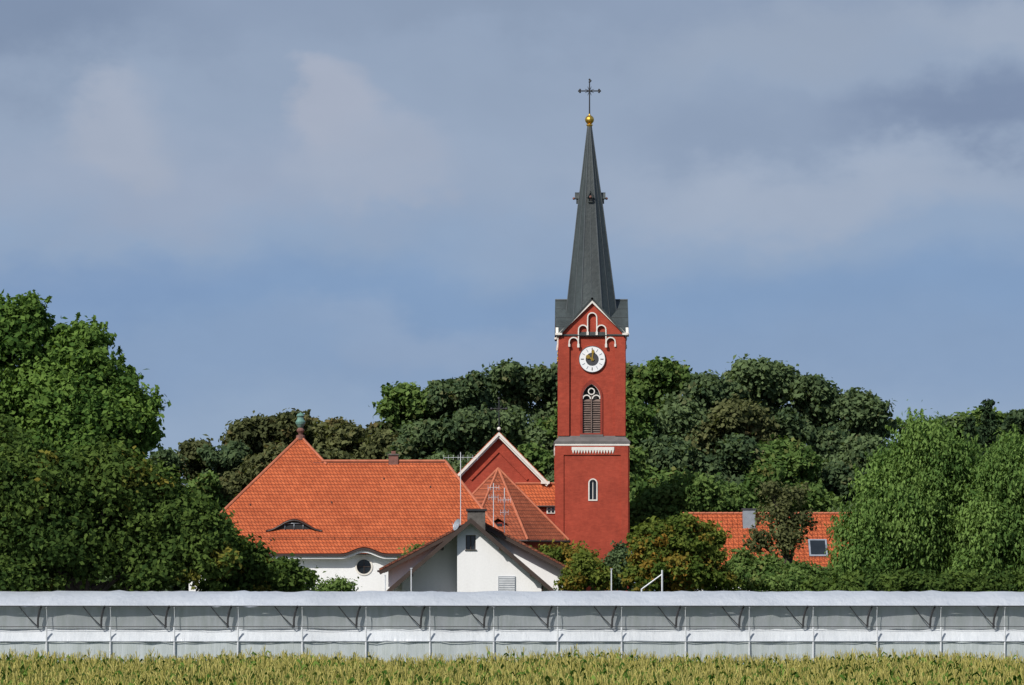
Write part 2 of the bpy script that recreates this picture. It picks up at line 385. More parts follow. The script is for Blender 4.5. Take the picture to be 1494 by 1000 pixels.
b.ribbon([(xc-e+.1,zp-.2-(e-.1)*1.02),(xc,zp-.2),(xc+e-.1,zp-.2-(e-.1)*1.02)],.1,D2-.4,D2-.003,M_cream)
b.plate([(xa,ya,zb),(xb,ya,zb),(xb,yrdg,zt),(xa,yrdg,zt)],.1,M_tile)
b.plate([(xc+hw+.03,yrdg,zt-.003),(xb,yrdg,zt-.003),(xb,D2+7,zb),(xc+hw+.03,D2+7,zb)],.1,M_tile)
b.tube([(xa,yrdg-.02,zt+.02),(xb,yrdg-.02,zt+.02)],.09,M_ridge,6)
b.tube([(xa,ya-.05,zb-.05),(xb,ya-.05,zb-.05)],.07,M_gut,6)
b.obj('nave_roof',ch)
b=MB()
yw_=ya+.25; xw=x2(804,yw_)
b.slab([(xw-.33,z2(750)),(xw+.33,z2(750)),(xw+.33,z2(739.8)),(xw-.33,z2(739.8))],[[(xw-.24,z2(749)),(xw+.24,z2(749)),(xw+.24,z2(741)),(xw-.24,z2(741))]],yw_-.08,yw_-.002,M_cream)
b.box(xw-.24,xw+.24,yw_-.03,yw_-.003,z2(749),z2(741),M_glass)
b.box(xw-.03,xw+.03,yw_-.07,yw_-.031,z2(749),z2(741),M_cream); b.box(xw-.24,xw+.24,yw_-.065,yw_-.032,z2(745.4),z2(744.7),M_cream)
b.obj('side_window',ch)
b=MB(); cz0=zp+.2
b.tube([(xc,D2-.3,cz0),(xc,D2-.3,z2(582))],.045,M_iron,5)
b.tube([(xc-.55,D2-.3,z2(597)),(xc+.55,D2-.3,z2(597))],.045,M_iron,5)
for dx,zz in((-.55,597),(.55,597),(0,582)): b.ball(xc+dx,D2-.3,z2(zz),.1,M_iron,8)
for a in range(4):
    an=math.pi/4+a*math.pi/2; b.tube([(xc,D2-.3,z2(597)),(xc+.3*math.cos(an),D2-.3,z2(597)+.3*math.sin(an))],.025,M_iron,4)
b.ball(xc,D2-.3,cz0+.2,.14,M_cream,8)
b.obj('gable_cross',ch)
b=MB(); ay=272.0; ax=PX(727,ay); az=PZ(684,ay); ez=PZ(787,267); R=5.45; h=R*math.cos(math.pi/8)
b.frustum(ax,ay,h-.45,0,h-.45,ez-.02,M_red,8)
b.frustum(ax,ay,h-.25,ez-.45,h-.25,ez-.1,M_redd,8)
b.obj('apse_walls',ch)
b=MB()
b.frustum(ax,ay,h+.05,ez-.08,.02,az,M_tile2,8)
for i in range(8):
    a=math.pi/8+i*math.pi/4; b.tube([(ax+R*1.01*math.cos(a),ay+R*1.01*math.sin(a),ez-.02),(ax,ay,az+.03)],.09,M_ridge,6)
    a2=a+math.pi/4; b.tube([(ax+(R+.12)*math.cos(a),ay+(R+.12)*math.sin(a),ez-.12),(ax+(R+.12)*math.cos(a2),ay+(R+.12)*math.sin(a2),ez-.12)],.09,M_gut,6)
dy=267.9; dz0=PZ(783,dy); dz1=PZ(757,dy)
b.box(ax-.4,ax+.4,dy,dy+2.2,dz0,dz1-.25,M_redd)
b.box(ax-.28,ax+.28,dy-.03,dy-.002,dz0+.25,dz1-.35,M_glass)
for sx in(-1,1): b.plate([(ax,dy-.2,dz1+.1),(ax,dy+2.4,dz1+.1),(ax+sx*.6,dy+2.4,dz1-.3),(ax+sx*.6,dy-.2,dz1-.3)],.06,M_tile2)
b.obj('apse_roof',ch)
b=MB()
for i in range(8):
    a=i*math.pi/4; b.M=Matrix.Translation((ax,ay,0))@Matrix.Rotation(a,4,'Z')
    g=gothic(0,3.0,6.2,.55,7.3); g2=gothic(0,3.1,6.2,.42,7.1)
    b.slab(g,[g2],-h+.45-.06,-h+.45-.002,M_cream); b.slab(g2,[],-h+.45-.02,-h+.45-.003,M_glass)
b.obj('apse_windows',ch)
# ================================================================ PARISH HALL (big hipped roof)
ph=empty('parish_hall')
y0=254.4; ze=7.42; pitch=1.064; pxx=-14.8; pyy=262.2; pz=15.72; hp=7.8
yr=y0+6.05; zr=ze+6.05*pitch; xr=-4.62; xe=.3
b=MB()
def tilepoly(q): b.plate(q,.12,M_tile,M_gut)
c=[(pxx-hp,y0,ze),(pxx+hp,y0,ze),(pxx+hp,y0+2*hp,ze),(pxx-hp,y0+2*hp,ze)]; ap=(pxx,pyy,pz)
for i in range(4): tilepoly([c[i],c[(i+1)%4],ap])
e=.006
tilepoly([(pxx+1,y0,ze+e),(xe,y0,ze+e),(xr,yr,zr+e),(pxx+1,yr,zr+e)])
tilepoly([(pxx+1,yr,zr),(xr,yr,zr),(xe,y0+12.1,ze),(pxx+1,y0+12.1,ze)])
tilepoly([(xe,y0,ze),(xe,y0+12.1,ze),(xr,yr,zr)])
b.obj('tiled_roof',ph)
b=MB()
def ridge(p,q,r=.12): b.tube([p,q],r,M_ridge,6)
ridge((pxx+hp*.2,yr,zr+.05),(xr,yr,zr+.05)); ridge((xr,yr,zr+.03),(xe,y0,ze+.03),.1); ridge((xr,yr,zr+.03),(xe,y0+12.1,ze+.03),.1)
ridge((pxx,pyy,pz),c[0],.1); 
ridge((pxx,pyy,pz),(pxx+1.92,pyy-1.92,pz-1.92*pitch),.09)
b.obj('ridge_tiles',ph)
def zroof(y): return ze+(y-y0)*pitch+.01
def eyebrow(b,xc,W,yd,H,thick,flat=.12):
    n=24; xs=[xc-W/2+W*i/n for i in range(n+1)]
    hh=[H*math.cos(math.pi*(x-xc)/W)**2 for x in xs]; v=[];f=[];m=6
    for x,hv in zip(xs,hh):
        for j in range(m+1):
            y=yd-.12+(hv+.12*pitch)/(pitch-flat)*j/m
            v.append((x,y,zroof(yd)+hv+flat*(y-yd)+.03))
    for i in range(n):
        for j in range(m): f.append((i*(m+1)+j,(i+1)*(m+1)+j,(i+1)*(m+1)+j+1,i*(m+1)+j+1))
    b.add(v,f,M_tile)
    return xs,hh
b=MB()
yd=255.95
for _ in range(20): yd=y0+((PZ(774,yd)-ze)/pitch)
xd=PX(429,yd); Wd=(470-388)*yd/F; Hd=16*yd/F
xs,hh=eyebrow(b,xd,Wd,yd,Hd,.1)
face=[(x,zroof(yd)+v_*.97+.0) for x,v_ in zip(xs,hh)]
b.slab([(xs[0],zroof(yd)-.1),(xs[-1],zroof(yd)-.1)]+face[::-1],[],yd+.05,yd+.12,M_dark)
b.ribbon([(x,z-.06) for x,z in face],.1,yd-.13,yd+.04,M_gut)
gx0,gx1=xd-.62,xd+.62; gz0=zroof(yd)+.02; gz1=zroof(yd)+Hd*.62
for xx in(gx0,xd,gx1): b.box(xx-.02,xx+.02,yd-.02,yd+.04,gz0,gz1,M_zinc)
b.box(gx0,gx1,yd-.03,yd+.03,gz1-.02,gz1+.02,M_zinc)
b.obj('eyebrow_dormer',ph,True)
b=MB(); xo=PX(531,y0); Wo=66*y0/F; Ho=9*y0/F
xs,hh=eyebrow(b,xo,Wo,y0,Ho,.1)
path=[(pxx-hp,ze-.1),(xs[0],ze-.1)]+[(x,ze-.1+v_) for x,v_ in zip(xs,hh)][1:]+[(xe,ze-.1)]
b.ribbon(path,.14,y0-.16,y0-.02,M_gut)
b.ribbon([(x,z-.17) for x,z in path],.16,y0-.015,y0+.1,M_white)
b.add([(x,y,ze-.27+v_) for x,v_ in [(pxx-hp,0)]+list(zip(xs,hh))+[(xe,0)] for y in(y0,y0+.7)],
      [(2*i,2*i+2,2*i+3,2*i+1) for i in range(len(xs)+1)],M_white)
b.obj('gutter_and_eave',ph)
b=MB(); yw=y0+.6; rw=11*yw/F; zc=PZ(827,yw); xw=PX(531,yw)
w2=(PX(446,yw),PX(460,yw),3.6,PZ(832,yw))
top=[(xe-.5,ze-.05)]+[(x,ze-.05+v_) for x,v_ in list(zip(xs,hh))[::-1]]+[(pxx-hp+.6,ze-.05)]
b.slab([(pxx-hp+.6,0),(xe-.5,0)]+top,[circ(xw,zc,rw,24),[(w2[0],w2[2]),(w2[1],w2[2]),(w2[1],w2[3]),(w2[0],w2[3])]],yw,yw+.4,M_white)
b.box(pxx-hp+.6,pxx-hp+1,yw+.4,y0+2*hp-.6,0,ze-.1,M_white); b.box(xe-.9,xe-.5,yw+.4,y0+11.5,0,ze-.1,M_white)
b.box(pxx-hp+.6,xe-.5,y0+11.5,y0+11.9,0,ze-.1,M_white); b.box(pxx-hp+.6,pxx+hp-.6,y0+15,y0+15.3,0,ze-.1,M_white)
b.obj('rendered_walls',ph)
b=MB()
b.slab(circ(xw,zc,rw+.09,28),[circ(xw,zc,rw-.02,28)],yw-.05,yw+.05,M_cream)
b.slab(circ(xw,zc,rw,24),[],yw+.2,yw+.25,M_glass)
b.box(xw-.02,xw+.02,yw+.14,yw+.19,zc-rw,zc+rw,M_wood); b.box(xw-rw,xw+rw,yw+.145,yw+.185,zc-.02,zc+.02,M_wood)
b.box(w2[0],w2[1],yw+.2,yw+.25,w2[2],w2[3],M_glass); xm=(w2[0]+w2[1])/2
b.box(xm-.04,xm+.04,yw+.12,yw+.19,w2[2],w2[3],M_white); b.box(w2[0],w2[1],yw+.13,yw+.185,w2[3]-.55,w2[3]-.48,M_white)
b.obj('windows',ph)
b=MB()
b.lathe(pxx,pyy,[(.32,pz-.25),(.3,pz+.05),(.12,pz+.1),(.16,pz+.2),(.27,pz+.35),(.27,pz+.45),(.12,pz+.6)],M_brchim,14)
b.lathe(pxx,pyy,[(.12,pz+.55),(.2,pz+.65),(.33,pz+.85),(.36,pz+1.0),(.25,pz+1.15),(.22,pz+1.3),(.3,pz+1.42),(.2,pz+1.55),(.07,pz+1.62),(.001,pz+1.7)],M_copper,14)
b.obj('copper_finial',ph)
b=MB(); cx=PX(574,yr)
b.box(cx-.33,cx+.33,yr-.2,yr+.5,zr-.8,zr+.45,M_brchim); b.box(cx-.4,cx+.4,yr-.27,yr+.57,zr+.45,zr+.55,M_chim); b.box(cx-.15,cx+.15,yr-.05,yr+.35,zr+.55,zr+.75,M_brchim)
b.obj('chimney',ph)
b=MB()
for x in np.arange(pxx-5,xe-1.5,1.1): b.tube([(x,y0+.9,zroof(y0+.9)),(x,y0+.85,zroof(y0+.9)+.16)],.02,M_gut,4)
b.tube([(pxx-5,y0+.86,zroof(y0+.9)+.14),(xe-1.7,y0+.86,zroof(y0+.9)+.14)],.018,M_gut,4)
for px_,py_ in((395,790),(365,738),(560,700),(628,712),(484,735)):
    z_=PZ(py_,258); y_=y0+(z_-ze)/pitch; z_=PZ(py_,y_); y_=y0+(z_-ze)/pitch; x_=PX(px_,y_)
    b.tube([(x_,y_,zroof(y_)),(x_,y_,zroof(y_)+.14)],[.05,.04],M_gut,6)
b.obj('snow_guard_and_vents',ph)
# ================================================================ WHITE GABLED HOUSE
wh=empty('white_gabled_house'); D3=235.0
def x3(p,d=D3): return PX(p,d)
def z3(p,d=D3): return PZ(p,d)
b=MB(); xk=x3(687); zk=z3(762); s=.86
xl=x3(585); xR=x3(790); xm=x3(667)
def zl(x): return zk-abs(x-xk)*s
wn=[(x3(679.5),z3(802)),(x3(694),z3(802)),(x3(694),z3(781)),(x3(679.5),z3(781))]
b.slab([(xm,0),(xR,0),(xR,zl(xR)),(xk,zk),(xm,zl(xm))],[wn],D3,D3+.35,M_white)
b.box(xm,xm+.35,D3+.35,D3+2,0,zl(xm)-.1,M_white)
b.slab([(xl,0),(xm,0),(xm,zl(xm)),(xl,zl(xl))],[],D3+2,D3+2.3,M_white)
b.box(xR-.3,xR,D3+.35,D3+9,0,zl(xR)-.05,M_white); b.box(xl,xl+.3,D3+2.3,D3+9,0,zl(xl)-.05,M_white)
x5=x3(694,240); hw5=5.6; z5=z3(764,240); s5=.53
b.slab([(x5-hw5,0),(x5+hw5,0),(x5+hw5,z5-hw5*s5),(x5,z5),(x5-hw5,z5-hw5*s5)],[],240,240.3,M_white)
b.slab([(x5-hw5,0),(x5+hw5,0),(x5+hw5,z5-hw5*s5),(x5,z5),(x5-hw5,z5-hw5*s5)],[],250,250.3,M_white)
for sx in(-1,1): b.box(x5+sx*hw5-.15-sx*.15,x5+sx*hw5+.15-sx*.15,240.3,250,0,z5-hw5*s5-.05,M_white)
b.obj('white_walls',wh)
b=MB(); e5=6.15
for sx in(-1,1):
    e_=x3(808)-xk if sx>0 else xk-x3(566)
    b.plate([(xk,D3-.75,zk+.25),(xk,D3+9,zk+.25),(xk+sx*e_,D3+9,zk+.25-e_*s),(xk+sx*e_,D3-.75,zk+.25-e_*s)],.12,M_tile3,M_wood)
    for t in(.35,.72): b.box(xk+sx*e_*t-.07,xk+sx*e_*t+.07,D3-.7,D3+.0 if sx>0 else D3+1.9,zk-.05-e_*t*s-.14,zk-.05-e_*t*s+.05,M_wood)
    b.plate([(x5,239.2,z5+.3),(x5,251,z5+.3),(x5+sx*e5,251,z5+.3-e5*s5),(x5+sx*e5,239.2,z5+.3-e5*s5)],.14,M_tile3,M_wood)
    b.tube([(x5+sx*(e5+.06),239.1,z5+.2-e5*s5),(x5+sx*(e5+.06),251,z5+.2-e5*s5)],.08,M_gut,6)
eR=x3(808)-xk; eL=xk-x3(566)
b.ribbon([(xk-eL,zk+.07-eL*s),(xk,zk+.07),(xk+eR,zk+.07-eR*s)],.24,D3-.79,D3-.7,M_wood)
b.ribbon([(x5-e5,z5+.1-e5*s5),(x5,z5+.1),(x5+e5,z5+.1-e5*s5)],.28,239.12,239.19,M_wood)
b.ribbon([(x5-e5,z5+.3-e5*s5),(x5,z5+.3),(x5+e5,z5+.3-e5*s5)],.13,239.09,239.3,M_tile3)
b.obj('tiled_roofs',wh)
b=MB()
b.box(wn[0][0],wn[1][0],D3+.15,D3+.2,wn[0][1],wn[2][1],M_glass)
xmid=(wn[0][0]+wn[1][0])/2
for x in(wn[0][0]+.03,xmid,wn[1][0]-.03): b.box(x-.03,x+.03,D3+.08,D3+.14,wn[0][1],wn[2][1],M_wood)
b.box(wn[0][0],wn[1][0],D3+.085,D3+.135,wn[2][1]-.06,wn[2][1],M_wood)
b.box(wn[0][0]-.06,wn[1][0]+.06,D3-.08,D3+.1,wn[0][1]-.06,wn[0][1]-.001,M_chim)
b.box(x3(727),x3(752),D3-.06,D3-.003,z3(880),z3(841),M_zinc)
for i in range(12): b.box(x3(728),x3(751),D3-.08,D3-.061,z3(880)+i*.14,z3(880)+i*.14+.09,M_steel)
b.tube([(xR+.05,D3-.06,0),(xR+.05,D3-.06,zl(xR)-.2)],.05,M_gut,6)
b.tube([(x3(822,240),239.9,0),(x3(822,240),239.9,z5-hw5*s5-.1)],.05,M_gut,6)
b.box(xl+.2,xm-.02,D3+1.2,D3+1.28,3.4,4.5,M_wood)
b.obj('windows_and_pipes',wh)
b=MB()
b.box(x3(682,238),x3(708,238),237.5,238.6,z5-.9,z3(746,238),M_chim); b.box(x3(680,238),x3(710,238),237.4,238.7,z3(746,238),z3(743,238),M_iron)
b.obj('chimney',wh)
b=MB()
def yagi(x,y,z0,z1,arms):
    b.tube([(x,y,z0),(x,y,z1)],.028,M_steel,5)
    for z,L,n in arms:
        b.tube([(x-L/2,y,z),(x+L/2,y,z+.02)],.014,M_steel,4)
        for i in range(n):
            xx=x-L/2+L*i/(n-1); b.tube([(xx,y-.05,z-.16),(xx,y+.05,z+.18)],.008,M_steel,4)
yagi(x3(720,241),241,z5-.4,z3(705,241),[(z3(712,241),.7,5),(z3(726,241),.6,4)])
yagi(x3(736,242),242,z5-.6,z3(712,242),[(z3(730,242),.8,6),(z3(748,242),.5,4)])
yagi(x3(672,243),243,z5-.4,z3(660,243),[(z3(668,243),2.2,8)])
sx_,sz_=x3(667,239),z3(766,239)
b.tube([(sx_+.3,239,z5-.9),(sx_+.3,239,sz_),(sx_,239,sz_)],.025,M_steel,5)
b.M=Matrix.Translation((sx_,238.9,sz_))@Matrix.Rotation(math.radians(-60),4,'Z')@Matrix.Rotation(math.radians(70),4,'X')
b.lathe(0,0,[(.001,-.08),(.2,-.05),(.38,.03),(.4,.05)],M_zinc,16); b.tube([(0,-.35,0),(0,0,.4)],.015,M_steel,4)
b.M=Matrix()
b.obj('antennas_and_dish',wh)
# ================================================================ RIGHT HOUSE
rh=empty('tiled_roof_house'); yA=262.; yB=266.
b=MB(); xa,xb=PX(1000,yA),PX(1262,yA); zA=PZ(828,yA); zB=PZ(750,yB)
b.box(xa+.4,xb-.4,yA+.5,yA+7.5,0,zA-.02,M_white)
for x in(xa+.4,xb-.7): b.add([(x,yA+.5,zA-.02),(x,yA+7.5,zA-.02),(x,yB,zB-.15),(x+.3,yA+.5,zA-.02),(x+.3,yA+7.5,zA-.02),(x+.3,yB,zB-.15)],[(0,1,2),(5,4,3),(0,2,5,3),(1,4,5,2)],M_white)
b.obj('walls',rh); b=MB()
b.plate([(xa,yA,zA),(xb,yA,zA),(xb,yB,zB),(xa,yB,zB)],.12,M_tile,M_gut); b.plate([(xa,yB,zB),(xb,yB,zB),(xb,yA+8,zA),(xa,yA+8,zA)],.12,M_tile,M_gut)
for x in np.arange(xa,xb,.4): b.tube([(x,yB,zB+.03),(x+.38,yB,zB+.05)],.1,M_ridge,6)
b.tube([(xa,yA-.08,zA-.05),(xb,yA-.08,zA-.05)],.08,M_gut,6)
for x in np.arange(xa+.3,xb,.35): b.tube([(x,yA+.02,zA+.03),(x,yB,zB+.03)],.035,M_tile,4)
b.obj('roof',rh); b=MB()
yc=264.9; b.box(PX(1084,yc),PX(1102,yc),yc,yc+.9,PZ(775,yc),PZ(744,yc),M_zinc); b.box(PX(1082.5,yc),PX(1103.5,yc),yc-.07,yc+.97,PZ(744,yc),PZ(742,yc),M_darksteel)
b.obj('clad_chimney',rh); b=MB()
sl=(zB-zA)/(yB-yA)
ys0=262.7; ys1=263.95; f0=lambda y:zA+(y-yA)*sl
xs0,xs1=PX(1181,ys0),PX(1208,ys0)
b.plate([(xs0,ys0,f0(ys0)+.14),(xs1,ys0,f0(ys0)+.14),(xs1,ys1,f0(ys1)+.14),(xs0,ys1,f0(ys1)+.14)],.15,M_zinc)
b.plate([(xs0+.12,ys0+.1,f0(ys0+.1)+.15),(xs1-.12,ys0+.1,f0(ys0+.1)+.15),(xs1-.12,ys1-.1,f0(ys1-.1)+.15),(xs0+.12,ys1-.1,f0(ys1-.1)+.15)],.005,M_glass)
b.obj('roof_window',rh)
# ================================================================ GREENHOUSE
gh=empty('polytunnel_greenhouse'); G=165.; kg=G/F
def zg(p): return CH+(860-p)*kg
bay=93.2*kg; xs=[PX(68,G)+bay*i for i in range(-6,23)]; xA,xB=xs[0],xs[-1]
def sheet(prof,mat,name,jit=.02,ss=6,sagk=.03):
    v=[];f=[]; nx=int(round((xB-xA)/bay*ss))+1; m=len(prof)
    r=np.random.default_rng(len(name)*7)
    bs=r.normal(size=nx//ss+2)*.45+1
    for i in range(nx):
        x=xA+bay*i/ss; sag=math.sin(math.pi*(i%ss)/ss)*bs[i//ss]; w1=r.normal()
        for j,(y,z) in enumerate(prof): v.append((x,y+r.normal()*jit,z-sag*sagk*(j>0)+(w1*.5+r.normal()*.5)*jit*.7))
    for i in range(nx-1):
        for j in range(m-1): f.append((i*m+j,(i+1)*m+j,(i+1)*m+j+1,i*m+j+1))
    q=MB(); q.add(v,f,mat); return q.obj(name,gh,True)
def archp(ya,yb,z0,z1,n=10):
    return [(ya+(yb-ya)*i/n, z0+(z1-z0)*math.sin(math.pi*i/n)**.8) for i in range(n+1)]
sheet([(G,0),(G,1.2),(G,zg(936))],M_filmw,'side_curtain',.025)
sheet([(G-.06,zg(936)),(G+.05,zg(930)),(G+.3,zg(922)),(G+.7,zg(914.5))],M_film,'lower_roof_film',.03,sagk=.06)
sheet([(G+.45,zg(918)),(G+.28,zg(900)),(G+.12,zg(884))],M_filmn,'vent_netting')
sheet(archp(G-.1,G+7.5,zg(885),zg(861.5)-.02),M_film,'arched_roof_film',.03,sagk=.06)
for k in range(1,4): sheet(archp(G-.1+7.6*k,G+7.5+7.6*k,zg(885),zg(863.5)),M_film,'rear_roof_film_%d'%k)
sheet([(G+30.2,0),(G+30.2,zg(885))],M_filmw,'rear_curtain')
b=MB()
for i,x in enumerate(xs):
    jx=rng.normal()*.03
    b.tube([(x+jx,G-.07,0),(x,G-.07,zg(915))],.042,M_steel,6)
    b.tube([(x,G+.2,zg(914)),(x,G-.06,zg(884))],.016,M_steel,5)
    xo=x-13*kg+jx
    b.tube([(xo-.04,G+.20,zg(916)),(xo-.02,G+.12,zg(903)),(xo+.05,G+.02,zg(893)),(xo+.16,G-.08,zg(884))],.05,M_darksteel,5)
    b.tube([(x-bay*.1-.95,G-.02,zg(884)),(x-bay*.1-.6,G+.08,zg(899)),(x-bay*.1-.12,G+.2,zg(915))],.022,M_darksteel,4)
    b.tube([(x,G+3.7,0),(x,G+3.7,zg(864))],.04,M_steel,5)
    b.tube([(x,yy,zz-.06) for yy,zz in archp(G-.1,G+7.5,zg(885),zg(863))],.03,M_steel,5)
for p,yy,r_,m in((884.5,G-.13,.028,M_darksteel),(914.5,G+.2,.018,M_darksteel),(936,G-.1,.018,M_zinc)):
    b.tube([(xA,yy,zg(p)),(xB,yy,zg(p))],r_,m,6)
b.obj('frame',gh)
pf=empty('metal_pipe_frame'); b=MB(); dd=205.
b.tube([(PX(966,dd),dd,0),(PX(966,dd),dd,PZ(832,dd))],.05,M_steel,6)
b.tube([(PX(936,dd),dd,PZ(860,dd)),(PX(966,dd),dd,PZ(838,dd))],.04,M_steel,6); b.tube([(PX(936,dd),dd,0),(PX(936,dd),dd,PZ(860,dd))],.05,M_steel,6)
b.obj('pipes',pf)
for px_,t in((892,831),(600,830),(562,840)):
    e1=empty('metal_post'); b=MB(); b.tube([(PX(px_,dd),dd,0),(PX(px_,dd),dd,PZ(t,dd))],[.045,.035],M_steel,6); b.box(PX(px_,dd)-.06,PX(px_,dd)+.06,dd-.06,dd+.06,PZ(t,dd),PZ(t,dd)+.04,M_steel); b.obj('post',e1)
# ================================================================ FOLIAGE
def unit(a): return a/np.maximum(np.linalg.norm(a,axis=1,keepdims=True),1e-9)
def quads_mesh(name,C,Nn,S,asp,tint,mat,parent=None,tdir=None):
    n=len(C); r=rng.normal(size=(n,3))
    if tdir is not None: r=r*.35+tdir
    T=unit(r-Nn*np.sum(r*Nn,axis=1,keepdims=True)); B=np.cross(Nn,T)
    S=S[:,None]; V=np.empty((n,4,3)); fold=Nn*S*.18
    V[:,0]=C+T*S; V[:,1]=C+B*S*asp+fold; V[:,2]=C-T*S; V[:,3]=C-B*S*asp+fold
    me=bpy.data.meshes.new(name); me.vertices.add(4*n); me.vertices.foreach_set('co',V.reshape(-1).astype(np.float32))
    me.loops.add(4*n); me.loops.foreach_set('vertex_index',np.arange(4*n,dtype=np.int32))
    me.polygons.add(n); me.polygons.foreach_set('loop_start',np.arange(0,4*n,4,dtype=np.int32)); me.polygons.foreach_set('loop_total',np.full(n,4,dtype=np.int32))
    at=me.color_attributes.new('tint','FLOAT_COLOR','POINT')
    col=np.ones((n,4,4),dtype=np.float32); col[:,:,0]=tint[:,0:1]; col[:,:,1]=tint[:,1:2]
    at.data.foreach_set('color',col.reshape(-1)); me.materials.append(mat)
    me.update(calc_edges=True); o=bpy.data.objects.new(name,me); scene.collection.objects.link(o)
    if parent: o.parent=parent
    return o
def crown(lobes,leaf,cov=1.2,clump=.34,accent=0.0,accside=0.0,squash=.8,shoots=0,shootlen=1.0,tvar=.22,ltv=.14,spread=.56):
    Cs=[];Ns=[];Ss=[];Ts=[]
    for lb in lobes:
        x,y,z,rx,ry,rz=lb[:6]; lt=(lb[6] if len(lb)>6 else rng.normal(0,ltv))
        R=(rx*ry*rz)**(1/3); rc0=max(.4,clump*R); nc=int(5.0*(R/rc0)**2)+4
        d=unit(rng.normal(size=(nc,3))); d[:,2]=np.where((d[:,2]<-.3)&(rng.random(nc)<.6),-d[:,2],d[:,2])
        d[:,1]=np.where((d[:,1]>.3)&(rng.random(nc)<.5),-d[:,1],d[:,1])
        rr=rng.uniform(.45,1.08,size=(nc,1)); cc=np.array([x,y,z])+d*rr*np.array([rx,ry,rz])
        rc=rc0*rng.uniform(.45,1.3,size=nc)
        ct=np.clip(rng.normal(.48+lt,tvar,size=nc)+.2*(rr[:,0]-.8),0,1); ca=np.clip(rng.random(nc)<accent+accside*np.clip(d[:,0],0,1),0,1)*rng.uniform(.3,1,size=nc)
        for i in range(nc):
            n=int(cov*4*math.pi*rc[i]**2/(leaf*leaf*1.1))+3
            g=rng.normal(size=(n,3))*spread; p=cc[i]+g*rc[i]*np.array([1.15,1.15,squash])
            nn=unit(unit(g)*.35+d[i]*.35+np.array([0,-.15,.35])+rng.normal(size=(n,3))*.6)
            Cs.append(p);Ns.append(nn);Ss.append(leaf*rng.uniform(.5,1.15,size=n))
            t=np.empty((n,2)); t[:,0]=np.clip(ct[i]+rng.normal(size=n)*.18,0,1); t[:,1]=np.clip(ca[i]+rng.normal(size=n)*.1*(ca[i]>0),0,1); Ts.append(t)
        ns=int(shoots*R*R)
        for i in range(ns):
            q=unit(rng.normal(size=(1,3)))[0]; q[2]=abs(q[2])*.9+.1
            st=np.array([x,y,z])+q*np.array([rx,ry,rz])*.85; L=shootlen*rng.uniform(.4,1.2)
            dr=unit((q*.7+np.array([0,0,.9])+rng.normal(size=3)*.25)[None])[0]; n=int(9*L/leaf)
            t_=rng.random((n,1)); p=st+dr*L*t_+rng.normal(size=(n,3))*.18*(1.1-t_)
            Cs.append(p);Ns.append(unit(rng.normal(size=(n,3))+q));Ss.append(leaf*rng.uniform(.45,.95,size=n))
            t=np.empty((n,2)); t[:,0]=np.clip(.6+lt+rng.normal(size=n)*.2,0,1); t[:,1]=0; Ts.append(t)
    return np.concatenate(Cs),np.concatenate(Ns),np.concatenate(Ss),np.concatenate(Ts)
def tree(name,d,lobes,mat,leaf=.2,trunk=None,asp=.6,tdir=None,depth=1.0,**kw):
    k=d/F; L=[]
    for l in lobes:
        px,py,rx,ry=l[:4]; dy=l[4] if len(l)>4 else rng.uniform(-1,1)*rx*k*.5
        L.append((PX(px,d),d+dy,PZ(py,d),rx*k,max(rx,ry)*k*.9*depth,ry*k))
    e=empty(name); C,Nn,S,T=crown(L,leaf,**kw)
    td=None if tdir is None else np.array(tdir)
    quads_mesh('foliage',C,Nn,S,asp,T,mat,e,td)
    tx=PX(trunk,d) if trunk is not None else np.mean([l[0] for l in L])
    top=max(L,key=lambda l:l[2]); b=MB(); r0=.018*top[2]+.08
    mz=min(l[2] for l in L)
    b.tube([(tx,d,0),(tx+.1,d,mz*.5),(tx*.7+top[0]*.3,d,mz+(top[2]-mz)*.4),(top[0],top[1],top[2]+top[5]*.4)],[r0*1.3,r0,r0*.6,r0*.12],M_bark,8)
    for l in L:
        z0=min(mz*rng.uniform(.5,.9),l[2]*.8); m=((tx+l[0])/2,(d+l[1])/2,z0*.4+l[2]*.6)
        b.tube([(tx+.05,d,z0),m,(l[0],l[1],l[2]),(l[0]+rng.normal()*l[3]*.3,l[1],l[2]+l[5]*.6)],[r0*.5,r0*.35,r0*.2,r0*.05],M_bark,5)
    b.obj('trunk_and_limbs',e); return e
LF_forest=mat_leaf('hazed_oak_forest_leaves',(.042,.070,.036),(.13,.18,.080),(.16,.16,.075))  # bluish lift in these leaf colours imitates distance haze
LF_dark=mat_leaf('hornbeam_leaves',(.034,.065,.018),(.10,.15,.035),(.22,.18,.035))
LF_maple=mat_leaf('maple_leaves',(.048,.100,.024),(.14,.225,.05),(.16,.2,.04))
LF_willow=mat_leaf('willow_leaves',(.070,.135,.036),(.18,.275,.075),(.2,.26,.07),.32)
LF_chest=mat_leaf('chestnut_leaves',(.060,.098,.020),(.16,.19,.04),(.26,.15,.03))
LF_mid=mat_leaf('ash_leaves',(.06,.11,.03),(.155,.225,.065),(.18,.18,.06))
LF_brown=mat_leaf('browning_leaves',(.070,.082,.036),(.155,.165,.07),(.17,.13,.055))
LF_con=mat_leaf('spruce_needles',(.018,.036,.018),(.045,.07,.032),None,.05)
prof_=[(-200,660),(225,672),(250,655),(280,648),(305,645),(325,668),(340,628),(370,612),(400,608),(430,607),(470,614),(510,620),(545,645),(556,592),(575,567),(592,562),(612,580),(632,567),(655,552),(690,554),(715,532),(760,536),(815,540),(865,547),(915,534),(940,540),(965,529),(1000,537),(1030,554),(1060,549),(1090,529),(1130,527),(1170,548),(1200,568),(1250,576),(1290,594),(1312,614),(1350,624),(1400,604),(1440,602),(1475,600),(1500,608),(1560,602),(1640,592)]
pp=np.array(prof_,float)
def top(px): return float(np.interp(px,pp[:,0],pp[:,1]))
groups={'oak':[], 'brown':[], 'light':[]}
